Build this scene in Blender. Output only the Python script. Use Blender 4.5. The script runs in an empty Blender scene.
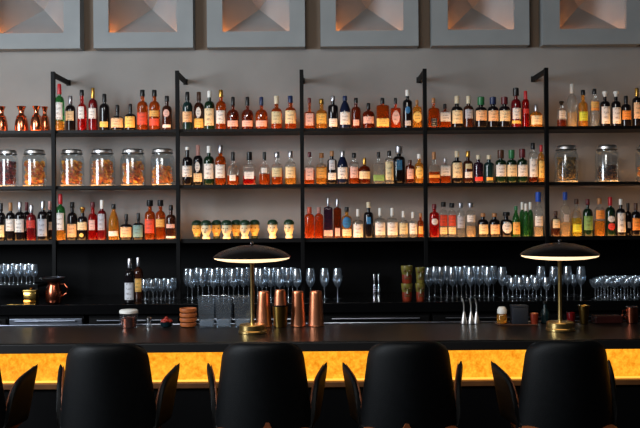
import bpy, bmesh, math, random
from mathutils import Vector, Matrix
random.seed(7)
PI = math.pi
scene = bpy.context.scene
C = bpy.context.scene.collection
F, H, ROLL = 850.0, 1.82, math.radians(0.45)

def P(px, py, d):
    """a point of the photograph at distance d -> place in the room"""
    u, v = px - 320.0, 214.0 - py
    u0 = u*math.cos(ROLL) + v*math.sin(ROLL)
    v0 = -u*math.sin(ROLL) + v*math.cos(ROLL)
    return Vector((u0*d/F, d, H + v0*d/F))
def X(px, py, d): return P(px, py, d).x
def Z(py, d): return H + (214.0-py)*d/F

# ------------------------------------------------------------------ materials
def srgb(c):
    return tuple(((x/255)/12.92 if x/255 <= .04045 else ((x/255+.055)/1.055)**2.4) for x in c) + (1,)
def mat(name, col, rough=.5, metal=0, trans=0, ior=1.45, emit=None, es=0, spec=None, coat=0, sub=0, alpha=None):
    m = bpy.data.materials.new(name); m.use_nodes = True
    b = m.node_tree.nodes['Principled BSDF']
    b.inputs['Base Color'].default_value = srgb(col)
    b.inputs['Roughness'].default_value = rough
    b.inputs['Metallic'].default_value = metal
    b.inputs['Transmission Weight'].default_value = trans
    b.inputs['IOR'].default_value = ior
    if spec is not None: b.inputs['Specular IOR Level'].default_value = spec
    if coat: b.inputs['Coat Weight'].default_value = coat
    if emit: b.inputs['Emission Color'].default_value = srgb(emit); b.inputs['Emission Strength'].default_value = es
    return m
def noisy(m, c1, c2, scale=5, detail=4, bump=0, stretch=(1,1,1), bscale=None, lo=.35, hi=.65):
    nt = m.node_tree; n = nt.nodes; l = nt.links; b = n['Principled BSDF']
    tc = n.new('ShaderNodeTexCoord'); mp = n.new('ShaderNodeMapping'); mp.inputs['Scale'].default_value = stretch
    l.new(tc.outputs['Object'], mp.inputs['Vector'])
    t = n.new('ShaderNodeTexNoise'); t.inputs['Scale'].default_value = scale; t.inputs['Detail'].default_value = detail
    l.new(mp.outputs[0], t.inputs['Vector'])
    r = n.new('ShaderNodeValToRGB'); r.color_ramp.elements[0].position = lo; r.color_ramp.elements[1].position = hi
    r.color_ramp.elements[0].color = srgb(c1); r.color_ramp.elements[1].color = srgb(c2)
    l.new(t.outputs['Fac'], r.inputs[0]); l.new(r.outputs[0], b.inputs['Base Color'])
    if bump:
        t2 = n.new('ShaderNodeTexNoise'); t2.inputs['Scale'].default_value = bscale or scale*4; t2.inputs['Detail'].default_value = 3
        l.new(mp.outputs[0], t2.inputs['Vector'])
        bp = n.new('ShaderNodeBump'); bp.inputs['Strength'].default_value = bump; bp.inputs['Distance'].default_value = .01
        l.new(t2.outputs['Fac'], bp.inputs['Height']); l.new(bp.outputs[0], b.inputs['Normal'])
    return m

M = {}
M['wall'] = noisy(mat('plaster', (150,147,143), .85), (134,131,128), (150,147,143), 1.2, 5, .08, bscale=14)
M['frame'] = noisy(mat('painted_plaster', (150,155,156), .7), (136,140,141), (148,152,153), 2, 3, .02)
M['gapshade'] = mat('gap_shade_brown', (126,110,96), .9)  # shade of the panel gaps put into the brown
M['black'] = noisy(mat('black_panel', (5,5,6), .6, spec=.1), (4,4,5), (7,7,8), 3, 2)
M['black_metal'] = mat('black_metal', (9,9,10), .55, spec=.15)
M['shelf'] = noisy(mat('dark_shelf', (14,12,11), .5, spec=.2), (11,9,9), (18,15,14), 3, 3, stretch=(1,8,8))
M['floor'] = noisy(mat('dark_floor', (30,26,24), .5), (26,22,20), (36,31,28), 2, 3, stretch=(1,6,1))
M['ceiling'] = mat('dark_ceiling', (60,60,60), .9)
M['sidewall'] = mat('side_wall', (60,60,62), .9)
M['counter'] = noisy(mat('dark_counter_stone', (20,18,17), .3, ior=1.2), (17,15,14), (25,22,20), 6, 4, .02, stretch=(1,4,1))
M['counter_edge'] = mat('black_counter_edge', (12,12,13), .5)
M['worktop'] = mat('black_worktop', (10,10,11), .15)
M['steel'] = noisy(mat('brushed_steel', (140,145,160), .3, 1), (115,120,134), (160,165,178), 4, 3, stretch=(1,1,30))
M['chrome'] = mat('chrome', (225,225,228), .12, 1)
M['copper'] = noisy(mat('polished_copper', (226,146,106), .38, 1), (224,144,104), (238,160,122), 8, 2)
M['lidsteel'] = mat('satin_steel', (215,212,210), .38, 1)
M['copper_flask'] = mat('shiny_copper', (226,136,98), .2, 1)
M['copper_dark'] = mat('aged_copper', (176,96,70), .25, 1)
M['brass'] = mat('polished_brass', (212,170,92), .18, 1)
M['brass_base'] = mat('satin_brass', (226,192,124), .3, 1)
M['brass_dark'] = mat('dull_brass', (150,120,62), .3, 1)
M['shade'] = mat('dark_bronze', (46,42,40), .25, .8)
M['lampglow'] = mat('lit_diffuser', (255,235,200), .4, emit=(255,216,170), es=1.7)
M['led'] = mat('warm_led_strip', (255,190,100), .4, emit=(255,178,98), es=5.2)
M['led_bright'] = mat('warm_led_strip_bottom_shelf', (255,190,100), .4, emit=(255,176,96), es=6.5)
M['fill_rear'] = mat('rear_fill_strip', (255,190,120), .4, emit=(255,190,130), es=2.6)  # glow for the added rear fill on the shelves
M['led_low'] = mat('amber_led_strip', (255,190,100), .4, emit=(255,176,60), es=1.3)
M['led_coffer'] = mat('coffer_led_strip', (255,180,100), .4, emit=(255,158,92), es=20)
M['led_corner'] = mat('coffer_corner_led', (255,180,100), .4, emit=(255,130,36), es=50)
M['led_side'] = mat('coffer_side_led', (255,180,100), .4, emit=(255,120,50), es=1.2)
M['leather'] = noisy(mat('black_leather', (4,6,8), .55, spec=.22), (3,5,7), (6,8,11), 30, 3, .15, bscale=220)
M['tan'] = noisy(mat('tan_leather', (128,68,36), .5), (118,60,30), (142,78,42), 12, 3, .1, bscale=120)
M['wood'] = noisy(mat('orange_wood', (168,92,42), .5), (150,78,34), (190,108,54), 10, 4, stretch=(1,1,5))
M['red_gloss'] = mat('red_berries', (150,40,28), .3)
M['white'] = mat('white_plastic', (225,222,215), .4)
M['terracotta'] = noisy(mat('red_glaze', (168,62,38), .35), (112,34,20), (146,56,32), 12, 3)
M['olive'] = noisy(mat('olive_glaze', (150,142,66), .35), (92,84,32), (138,124,56), 14, 3)
M['hatgreen'] = mat('dark_green_glaze', (38,62,44), .3)
M['faceyellow'] = noisy(mat('cream_yellow_glaze', (232,196,110), .35), (224,182,92), (240,212,134), 10, 2)
M['facewhite'] = noisy(mat('ivory_glaze', (236,222,186), .35), (228,210,168), (244,232,200), 10, 2)
M['facedark'] = mat('brown_glaze_lines', (92,62,30), .4)
def thin_glass(name, tint, rough, ior, haze=0):
    m = bpy.data.materials.new(name); m.use_nodes = True; nt = m.node_tree; n = nt.nodes; l = nt.links; n.clear()
    out = n.new('ShaderNodeOutputMaterial'); tr = n.new('ShaderNodeBsdfTransparent'); tr.inputs[0].default_value = srgb(tint)
    gl = n.new('ShaderNodeBsdfGlossy'); gl.inputs['Roughness'].default_value = rough; gl.inputs[0].default_value = (.95,.98,1,1)
    lw = n.new('ShaderNodeLayerWeight'); lw.inputs[0].default_value = .5; pw = n.new('ShaderNodeMath'); pw.operation = 'POWER'; pw.inputs[1].default_value = 4
    f0 = ((ior-1)/(ior+1))**2
    ma = n.new('ShaderNodeMath'); ma.operation = 'MULTIPLY_ADD'; ma.inputs[1].default_value = .75; ma.inputs[2].default_value = f0; mx = n.new('ShaderNodeMixShader')
    l.new(lw.outputs['Facing'], pw.inputs[0]); l.new(pw.outputs[0], ma.inputs[0]); l.new(ma.outputs[0], mx.inputs[0]); last = tr
    if haze:
        df = n.new('ShaderNodeBsdfDiffuse'); df.inputs[0].default_value = srgb((215,225,235)); m2 = n.new('ShaderNodeMixShader'); m2.inputs[0].default_value = haze
        l.new(tr.outputs[0], m2.inputs[1]); l.new(df.outputs[0], m2.inputs[2]); last = m2
    l.new(last.outputs[0], mx.inputs[1]); l.new(gl.outputs[0], mx.inputs[2]); l.new(mx.outputs[0], out.inputs[0]); return m
M['clearglass'] = thin_glass('clear_glass', (236,241,246), .18, 2.9, .055)
M['jarglass'] = thin_glass('jar_glass', (246,249,250), .14, 1.6, .015)
M['ice'] = thin_glass('crushed_ice', (225,232,238), .3, 1.6, .22)
M['acrylic'] = thin_glass('clear_acrylic', (236,240,244), .06, 1.4, .035)
M['tray'] = mat('black_bar_mat', (25,25,27), .6)
M['darkbox'] = mat('dark_blue_grey_box', (38,42,50), .4)
M['teal'] = mat('teal_glass', (10,32,38), .25)
M['dark_spice'] = noisy(mat('dark_dried_fruit', (60,40,30), .6), (30,20,18), (96,58,34), 50, 3, .4)
# citrus pieces
m = mat('dried_citrus', (220,120,30), .5, trans=.0)
noisy(m, (196,84,18), (252,178,60), 26, 3, .3)
m.node_tree.nodes['Principled BSDF'].inputs['Subsurface Weight'].default_value = .8
m.node_tree.nodes['Principled BSDF'].inputs['Subsurface Radius'].default_value = (.12,.06,.025)
M['citrus'] = m
M['plum'] = noisy(mat('dark_red_fruit', (110,26,26), .4), (60,16,22), (150,40,30), 20, 3, .3)
M['beans'] = noisy(mat('brown_straw_filling', (120,96,50), .6), (90,70,38), (150,120,66), 30, 3, .3)

# bottle glass: (rgb, roughness, transmission)
GL = {'amber':((206,88,22),1), 'honey':((244,168,62),1), 'orange':((236,84,24),1), 'red':((200,24,20),1),
      'green':((60,140,70),1), 'brown':((140,52,20),1), 'clear':((240,242,238),1), 'dark':((20,16,18),0),
      'navy':((22,28,52),0), 'purple':((62,34,52),.6), 'deepred':((120,22,26),.5), 'teal':((24,46,46),0),
      'yellow':((240,214,70),1),'pale':((252,226,184),1),'darkgreen':((24,48,30),.4), 'darkbrown':((70,36,24),.5)}
for k, (c, t) in GL.items():
    M['g_'+k] = mat(k+'_bottle_glass', c, .07, trans=t*(.80 if k != 'clear' else .93), ior=1.33 if t == 1 else 1.45)
CAPS = {'black':(20,20,22),'red':(190,36,42),'gold':(206,158,76),'silver':(200,200,206),'white':(232,230,224),'navy':(30,44,84),
        'cream':(222,208,178),'green':(40,112,66),'maroon':(92,28,34),'tan':(170,118,72),'blue':(40,84,190),'coral':(200,84,54),'pink':(206,150,140),'brown':(76,48,34)}
for k, c in CAPS.items():
    M['c_'+k] = mat(k+'_cap', c, .35, 1 if k in ('gold','silver') else 0)
LABS = {'white':(232,228,222),'cream':(236,214,170),'peach':(240,196,150),'yellow':(242,200,104),'orange':(236,150,60),'pink':(226,182,170),
        'grey':(176,180,190),'beige':(206,196,156),'red':(206,58,46),'scarlet':(226,84,56),'blue':(44,120,176),'green':(120,160,90),'lime':(206,214,60),
        'black':(24,24,28),'gold':(230,176,90),'teal':(110,150,150),'silver':(205,205,210)}
def label_mat(k, c):
    m = mat(k+'_paper_label', c, .6); nt = m.node_tree; n = nt.nodes; l = nt.links; b = n['Principled BSDF']
    tc = n.new('ShaderNodeTexCoord'); sp = n.new('ShaderNodeSeparateXYZ'); l.new(tc.outputs['Generated'], sp.inputs[0])
    # printed lines: bands across the label broken up by noise
    w = n.new('ShaderNodeMath'); w.operation = 'MULTIPLY'; w.inputs[1].default_value = 22; l.new(sp.outputs['Z'], w.inputs[0])
    s = n.new('ShaderNodeMath'); s.operation = 'SINE'; l.new(w.outputs[0], s.inputs[0])
    g = n.new('ShaderNodeMath'); g.operation = 'GREATER_THAN'; g.inputs[1].default_value = .25; l.new(s.outputs[0], g.inputs[0])
    t = n.new('ShaderNodeTexNoise'); t.inputs['Scale'].default_value = 9; l.new(tc.outputs['Generated'], t.inputs['Vector'])
    g2 = n.new('ShaderNodeMath'); g2.operation = 'GREATER_THAN'; g2.inputs[1].default_value = .5; l.new(t.outputs['Fac'], g2.inputs[0])
    mu = n.new('ShaderNodeMath'); mu.operation = 'MULTIPLY'; l.new(g.outputs[0], mu.inputs[0]); l.new(g2.outputs[0], mu.inputs[1])
    # keep the margins blank
    d = n.new('ShaderNodeMath'); d.operation = 'SUBTRACT'; d.inputs[1].default_value = .5; l.new(sp.outputs['X'], d.inputs[0])
    a = n.new('ShaderNodeMath'); a.operation = 'ABSOLUTE'; l.new(d.outputs[0], a.inputs[0])
    g3 = n.new('ShaderNodeMath'); g3.operation = 'LESS_THAN'; g3.inputs[1].default_value = .3; l.new(a.outputs[0], g3.inputs[0])
    m2 = n.new('ShaderNodeMath'); m2.operation = 'MULTIPLY'; l.new(mu.outputs[0], m2.inputs[0]); l.new(g3.outputs[0], m2.inputs[1])
    m3 = n.new('ShaderNodeMath'); m3.operation = 'MULTIPLY'; m3.inputs[1].default_value = .55; l.new(m2.outputs[0], m3.inputs[0])
    mx = n.new('ShaderNodeMix'); mx.data_type = 'RGBA'
    l.new(m3.outputs[0], mx.inputs[0]); mx.inputs[6].default_value = srgb(c)
    mx.inputs[7].default_value = srgb((200,200,200) if k == 'black' else (70,50,44))
    l.new(mx.outputs[2], b.inputs['Base Color'])
    b.inputs['Subsurface Weight'].default_value = .25; b.inputs['Subsurface Radius'].default_value = (.01,.01,.01)
    return m
for k, c in LABS.items(): M['l_'+k] = label_mat(k, c)

# ------------------------------------------------------------------ mesh helpers
def obj(name, bm, material, parent=None, loc=None, smooth=True, autos=True):
    me = bpy.data.meshes.new(name)
    bmesh.ops.recalc_face_normals(bm, faces=bm.faces[:])
    bm.to_mesh(me); bm.free()
    o = bpy.data.objects.new(name, me); C.objects.link(o)
    for mm in (material if isinstance(material, (list, tuple)) else [material]): me.materials.append(mm)
    if smooth:
        for p in me.polygons: p.use_smooth = True
        if autos:
            try: me.set_sharp_from_angle(angle=math.radians(38))
            except Exception: pass
    if parent: o.parent = parent
    if loc is not None: o.location = loc
    return o
def box(bm, x0, x1, y0, y1, z0, z1, bev=0, mi=0):
    vs = [bm.verts.new((x, y, z)) for z in (z0, z1) for y in (y0, y1) for x in (x0, x1)]
    fs = []
    for f in ((0,2,3,1),(4,5,7,6),(0,1,5,4),(2,6,7,3),(0,4,6,2),(1,3,7,5)):
        fc = bm.faces.new([vs[i] for i in f]); fc.material_index = mi; fs.append(fc)
    if bev:
        es = list({e for f in fs for e in f.edges})
        bmesh.ops.bevel(bm, geom=es, offset=bev, segments=2, affect='EDGES', profile=.5)
def lathe(bm, prof, n=24, c=(0,0,0), sq=0, mi=None, close=True):
    """prof: (r, z) list.  sq>0 squares the cross section."""
    rings = []
    for i, (r, z) in enumerate(prof):
        ring = []
        for k in range(n):
            a = 2*PI*(k+.5)/n; ca, sa = math.cos(a), math.sin(a)
            q = 1.0
            if sq:
                e = 2+sq*10; q = (abs(ca)**e+abs(sa)**e)**(-1/e)
                if i >= sq_free(prof): q = 1.0
            ring.append(bm.verts.new((c[0]+r*q*ca, c[1]+r*q*sa, c[2]+z)))
        rings.append(ring)
    for i in range(len(rings)-1):
        for k in range(n):
            f = bm.faces.new((rings[i][k], rings[i][(k+1) % n], rings[i+1][(k+1) % n], rings[i+1][k]))
            if mi: f.material_index = mi[i]
    if close:
        f = bm.faces.new(list(reversed(rings[0])))
        if mi: f.material_index = mi[0]
        f = bm.faces.new(rings[-1])
        if mi: f.material_index = mi[-1]
    return rings
def sq_free(prof):
    r0 = max(p[0] for p in prof)
    for i, p in enumerate(prof):
        if i > 2 and p[0] < r0*.55: return i
    return len(prof)
def tube(bm, pts, r, n=10):
    pts = [Vector(p) for p in pts]; rings = []
    for i, p in enumerate(pts):
        t = (pts[min(i+1, len(pts)-1)]-pts[max(i-1, 0)]).normalized()
        a = Vector((0,0,1)) if abs(t.z) < .9 else Vector((1,0,0))
        u = t.cross(a).normalized(); v = t.cross(u)
        rr = r[i] if isinstance(r, (list, tuple)) else r
        rings.append([bm.verts.new(p+(u*math.cos(2*PI*k/n)+v*math.sin(2*PI*k/n))*rr) for k in range(n)])
    for i in range(len(rings)-1):
        for k in range(n): bm.faces.new((rings[i][k], rings[i][(k+1) % n], rings[i+1][(k+1) % n], rings[i+1][k]))
    bm.faces.new(rings[0]); bm.faces.new(rings[-1])
def pillow(bm, fn, T, nu=16, nv=16, eu=6, ev=6, m2=False):
    """closed cushion: fn(u,v) -> (point, normal), u,v in -1..1"""
    A, B = [], []
    for i in range(nu+1):
        ra, rb = [], []
        for j in range(nv+1):
            u = math.sin(PI/2*(-1+2*i/nu)); v = math.sin(PI/2*(-1+2*j/nv))
            p, nn = fn(u, v)
            t = T/2*max(0, 1-abs(u)**eu)**.5*max(0, 1-abs(v)**ev)**.5
            if i in (0, nu) or j in (0, nv):
                w = bm.verts.new(p); ra.append(w); rb.append(w)
            else:
                ra.append(bm.verts.new(p+nn*t)); rb.append(bm.verts.new(p-nn*t))
        A.append(ra); B.append(rb)
    for i in range(nu):
        for j in range(nv):
            for G, rev, mi in ((A, False, 0), (B, True, 1 if m2 else 0)):
                q = [G[i][j], G[i+1][j], G[i+1][j+1], G[i][j+1]]
                if rev: q.reverse()
                try: bm.faces.new(q).material_index = mi
                except ValueError: pass
def thing(name, label, cat, loc=(0,0,0), group=None, rotz=0):
    o = bpy.data.objects.new(name, None); C.objects.link(o); o.empty_display_size = .05
    o.location = loc; o.rotation_euler = (0,0,rotz); o['label'] = label; o['category'] = cat
    if group: o['group'] = group
    return o
def tag(o, label, cat, group=None, kind=None):
    o['label'] = label; o['category'] = cat
    if group: o['group'] = group
    if kind: o['kind'] = kind
    return o
def struct(name, bm, m, smooth=False):
    o = obj(name, bm, m, smooth=smooth); o['kind'] = 'structure'; return o
def dup(root, loc, label=None, group=None, rotz=None, s=None):
    r = root.copy(); C.objects.link(r); r.location = loc
    if label: r['label'] = label
    if group: r['group'] = group
    if rotz is not None: r.rotation_euler = (0,0,rotz)
    if s: r.scale = s
    for ch in list(root.children):
        c = ch.copy(); C.objects.link(c); c.parent = r
        for g in list(ch.children):
            d = g.copy(); C.objects.link(d); d.parent = c
    return r
ORD = ['first','second','third','fourth','fifth','sixth','seventh','eighth','ninth','tenth','eleventh','twelfth','thirteenth','fourteenth']

# ------------------------------------------------------------------ setting
DS, DB, DW = 7.03, 7.17, 7.45          # shelf front, bottles, wall
XW = 5.2
ZFB = Z(46.6, 7.33)                     # underside of the coffered frames
b = bmesh.new(); box(b, -XW, XW, DW, DW+.6, 1.60, ZFB); struct('wall_back', b, M['wall'])
b = bmesh.new(); box(b, -XW, XW, DW+.5, DW+.6, ZFB+.001, 4.6); struct('wall_back_upper', b, M['gapshade'])
b = bmesh.new(); box(b, -XW, XW, DW-.004, DW+.6, 0, 1.599); struct('wall_back_lower', b, M['black'])
b = bmesh.new(); box(b, -XW, XW, -2.6, DW+.6, -.1, 0); struct('floor', b, M['floor'])
b = bmesh.new(); box(b, -XW, XW, -2.6, DW+.6, 4.6, 4.7); struct('ceiling', b, M['ceiling'])
b = bmesh.new(); box(b, -XW-.1, -XW, -2.6, DW+.6, 0, 4.6); struct('wall_left', b, M['sidewall'])
b = bmesh.new(); box(b, XW, XW+.1, -2.6, DW+.6, 0, 4.6); struct('wall_right', b, M['sidewall'])

# coffered wall frames
def coffer(xl, xr, il, ir, label):
    D0 = 7.33
    x0, x1 = X(xl, 40, D0), X(xr, 40, D0); i0, i1 = X(il, 32, D0), X(ir, 32, D0)
    cx = (i0+i1)/2; w = i1-i0
    zb = Z(30.8, D0); zt = zb+w; zc = (zb+zt)/2; Zt = zt+(zb-ZFB)
    t = thing('coffer_panel', label, 'wall panel', (cx, D0, ZFB+.001), 'square coffered panels above the shelves')
    o = Vector((cx, D0, ZFB+.001))
    L = lambda x, y, z: (x-o.x, y-o.y, z-o.z)
    b = bmesh.new(); z0 = ZFB+.001
    D1 = D0+.24; r0 = D0+.05; g = .035
    for (a, c, e, f) in ((x0, i0, z0, Zt), (i1, x1, z0, Zt), (i0, i1, z0, zb), (i0, i1, zt, Zt)):
        p, q = L(a, D0, e), L(c, D0+.04, f); box(b, p[0], q[0], p[1], q[1], p[2], q[2])
    for (a, c, e, f) in ((x0, x0+.03, z0, Zt), (x1-.03, x1, z0, Zt), (x0+.03, x1-.03, z0, z0+.03), (x0+.03, x1-.03, Zt-.03, Zt)):
        p, q = L(a, D0+.04, e), L(c, D1, f); box(b, p[0], q[0], p[1], q[1], p[2], q[2])
    bmesh.ops.remove_doubles(b, verts=b.verts[:], dist=1e-5)
    obj('frame', b, M['frame'], t, smooth=False)
    b = bmesh.new()   # sunk four sided pyramid behind the lip
    c4 = [b.verts.new(L(*p)) for p in ((i0-g, r0, zb-g), (i1+g, r0, zb-g), (i1+g, r0, zt+g), (i0-g, r0, zt+g))]
    ap = b.verts.new(L(cx, D0+.42, zc))
    for k in range(4): b.faces.new((c4[k], c4[(k+1) % 4], ap))
    obj('sunk_pyramid', b, M['frame'], t, smooth=False)
    for (a, c, k) in ((i0+.06, i1-.01, 'led_coffer'), (i0-.01, i0+.055, 'led_corner')):
        b = bmesh.new(); p, q = L(a, D0+.0405, zb-.022), L(c, D0+.052, zb-.010); box(b, p[0], q[0], p[1], q[1], p[2], q[2])
        obj('led_strip', b, M[k], t, smooth=False)
    b = bmesh.new(); p, q = L(i0-.022, D0+.0405, zb+.03), L(i0-.012, D0+.052, zt-.2); box(b, p[0], q[0], p[1], q[1], p[2], q[2])
    obj('led_strip', b, M['led_side'], t, smooth=False)
cof = [(-19,80,-6,63.5),(93.5,193,108.5,177),(207,305,222.5,289.5),(320.5,418.5,336,403.5),(432,529.5,448,514.5),(543,641,560,626.5)]
cl = ['grey square coffered wall panel at the far left, cut by the photo edge','grey square coffered panel over the shelf bay with four fruit jars',
      'grey square coffered panel over the green hatted mugs bay, left of centre','grey square coffered panel at top centre, fourth from the left',
      'grey square coffered panel, second from the right','grey square coffered panel at the far right end of the row']
for c_, l_ in zip(cof, cl): coffer(*c_, l_)

for k in range(5):   # strips added between the panels, their brown carrying the gap shade
    b = bmesh.new(); box(b, X(cof[k][1], 40, 7.33)+.002, X(cof[k+1][0], 40, 7.33)-.002, DW+.005, DW+.03, ZFB+.001, 4.2); struct('gap_shade_strip_%d' % (k+1), b, M['gapshade'])
# shelving: posts, arms, boards
ZS = [Z(128.2, DS), Z(184.0, DS), 1.6133]
TH = .026
POST = [54.4, 178.2, 302.2, 425.0, 546.2]
xs = [X(p, 160, DS) for p in POST]
plab = ['leftmost black shelf post, beside the copper flasks','second black shelf post from the left, right of the fruit jars',
        'black shelf post right of the green hatted mugs','fourth black shelf post from the left, right of centre','rightmost black shelf post, left of the two big lidded jars']
for i, x in enumerate(xs):
    t = thing('shelf_post', plab[i], 'shelf post', (x, DS-.016, 1.1305), 'black metal posts of the shelving')
    b = bmesh.new(); top = Z(70, DS)-1.1305
    box(b, -.016, .016, -.016, .0155, 0, top, .002); obj('upright', b, M['black_metal'], t, smooth=False)
    b = bmesh.new(); box(b, -.013, .013, .0155, DW-DS+.015, top-.045, top-.006, .002); obj('wall_arm', b, M['black_metal'], t, smooth=False)
    b = bmesh.new(); box(b, -.018, .018, DW-DS+.003, DW-DS+.014, top-.05, top, .002); obj('wall_plate', b, M['black_metal'], t, smooth=False)
ends = [-3.4]+xs+[3.4]
rown = ['top','middle','bottom']
bayn = ['far-left bay','second bay','third bay','fourth bay','fifth bay','far-right bay']
for r in range(3):
    t = thing('wall_shelf', 'long dark %s shelf running behind the posts, lit by a warm strip' % rown[r], 'shelf', (0, DS, ZS[r]-TH), 'long dark bottle shelves')
    b = bmesh.new(); box(b, -3.4, 3.4, .0105, .33, 0, TH, .002); box(b, -3.4, 3.4, 0, .01, 0, TH+(.0085 if r == 2 else .001), .002); obj('board', b, M['shelf'], t, smooth=False)
    b = bmesh.new(); box(b, -3.38, 3.38, .03, .10 if r < 2 else .115, TH+.0002, TH+.002); obj('led_strip', b, M['led_bright' if r == 2 else 'led'], t, smooth=False)
    b = bmesh.new(); box(b, -3.38, 3.38, .20, .235, TH+.0002, TH+.002); obj('added_rear_fill', b, M['fill_rear'], t, smooth=False)  # fill added behind the bottles to brighten the wall

SH = {  # body top, shoulder end, neck radius, cap start, squareness, bulge
 'wine':(.60,.74,.34,.78,0), 'round':(.58,.72,.36,.84,0), 'tall':(.66,.78,.38,.86,0), 'stub':(.44,.62,.26,.74,0),
 'squat':(.42,.58,.24,.72,0), 'square':(.70,.77,.28,.84,1), 'sloped':(.42,.80,.34,.86,0), 'slab':(.66,.70,.26,.80,1), 'flare':(.72,.86,.34,.9,0)}
SHW = {'wine':'wine shaped','round':'round shouldered','tall':'tall','stub':'pot bellied','squat':'squat','square':'square','sloped':'slope shouldered','slab':'flat shouldered','flare':'upright'}
def bottle_parts(t, s):
    (x, yt, w, shape, gl, cap, labs, o) = s; yb = o['yb']
    hh = (yb-yt)*DB/F; R = w*DB/F/2*.98
    bt, se, nr, cs, sq = SH[shape]
    if 'bt' in o: bt, se = o['bt']
    if 'cs' in o: cs = o['cs']
    nR = max(R*nr, .0105)
    if o.get('nr'): nR = R*o['nr']
    if sq: R *= .97
    pr = [(R*.82, 0), (R*.97, .004), (R, .012), (R, hh*bt*.5), (R, hh*bt)]
    for k in range(1, 6):
        a = k/6*PI/2
        pr.append((nR+(R-nR)*(math.cos(a)**.9), hh*(bt+(se-bt)*math.sin(a)) if shape != 'sloped' else hh*(bt+(se-bt)*k/6)))
    pr += [(nR, hh*se), (nR*.96, hh*cs-.002), (nR*.96, hh*cs+.0)]
    lev = None; mi = None
    mats = [M['g_'+gl]]
    if 'fill' in o:
        fk, fy = o['fill']; lev = (yb-fy)*DB/F
        new = []; mi = []
        for k in range(len(pr)):
            new.append(pr[k])
            if k+1 < len(pr) and pr[k][1] < lev < pr[k+1][1]:
                q = (lev-pr[k][1])/(pr[k+1][1]-pr[k][1]); new.append((pr[k][0]+(pr[k+1][0]-pr[k][0])*q, lev))
        pr = new
        mi = [1 if (pr[k][1]+pr[min(k+1, len(pr)-1)][1])/2 < lev else 0 for k in range(len(pr)-1)]
        mats.append(M['g_'+fk])
    b = bmesh.new(); lathe(b, pr, 24, sq=sq, mi=mi); obj('bottle_body', b, mats, t)
    # cap
    cr = nR*1.12+.001; c0 = hh*cs+.0006; b = bmesh.new()
    if o.get('ball'): lathe(b, [(cr*.7, c0), (cr*.8, c0+.008), (cr*1.0, hh*.9), (cr*1.35, hh*.95), (cr*1.2, hh*.985), (cr*.6, hh)], 16)
    elif o.get('bigcap'): lathe(b, [(cr*1.35, c0), (cr*1.4, c0+.004), (cr*1.4, hh-.004), (cr*1.2, hh)], 16)
    else: lathe(b, [(cr, c0), (cr*1.05, c0+.003), (cr*1.0, hh-.004), (cr*.85, hh)], 16)
    obj('cap', b, M['c_'+cap], t)
    for lb in labs:
        lk, y0, y1 = lb[:3]; wd = lb[3] if len(lb) > 3 else .8; shp = lb[4] if len(lb) > 4 else 'r'
        z0, z1 = max((yb-y1)*DB/F, .006), (yb-y0)*DB/F
        # patch that follows the body profile
        b = bmesh.new(); NU, NV = 14, 8; g = []
        for j in range(NV+1):
            z = z0+(z1-z0)*j/NV
            r = R
            for k in range(len(pr)-1):
                if pr[k][1] <= z <= pr[k+1][1] and pr[k+1][1] > pr[k][1]:
                    r = pr[k][0]+(pr[k+1][0]-pr[k][0])*(z-pr[k][1])/(pr[k+1][1]-pr[k][1])
            row = []; half = math.asin(min(.999, wd))
            if shp == 'o': half *= max(.12, (1-(2*j/NV-1)**2))**.5
            for i in range(NU+1):
                a = -PI/2-half+2*half*i/NU; ca, sa = math.cos(a), math.sin(a); q = 1
                if sq: q = (abs(ca)**12+abs(sa)**12)**(-1/12)
                rr = r*q+.0012
                row.append(b.verts.new((rr*ca, rr*sa, z)))
            g.append(row)
        for j in range(NV):
            for i in range(NU): b.faces.new((g[j][i], g[j][i+1], g[j+1][i+1], g[j+1][i]))
        obj('neck_label' if z0 > hh*se else 'label', b, M['l_'+lk], t)
    if o.get('stag'):   # silver antlered head badge
        b = bmesh.new(); z = hh*.45; y = -R*.97-.003
        for sx in (-1, 1):
            tube(b, [(0, y+.001, z-.012), (sx*.006, y, z+.004), (sx*.014, y+.006, z+.014), (sx*.013, y+.008, z+.024)], .0028, 6)
            tube(b, [(sx*.008, y, z+.006), (sx*.004, y+.003, z+.016)], .002, 6)
        tube(b, [(0, y, z-.02), (0, y-.001, z-.008), (0, y, z+.002)], [.002,.005,.003], 8)
        obj('badge', b, M['chrome'], t)

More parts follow.
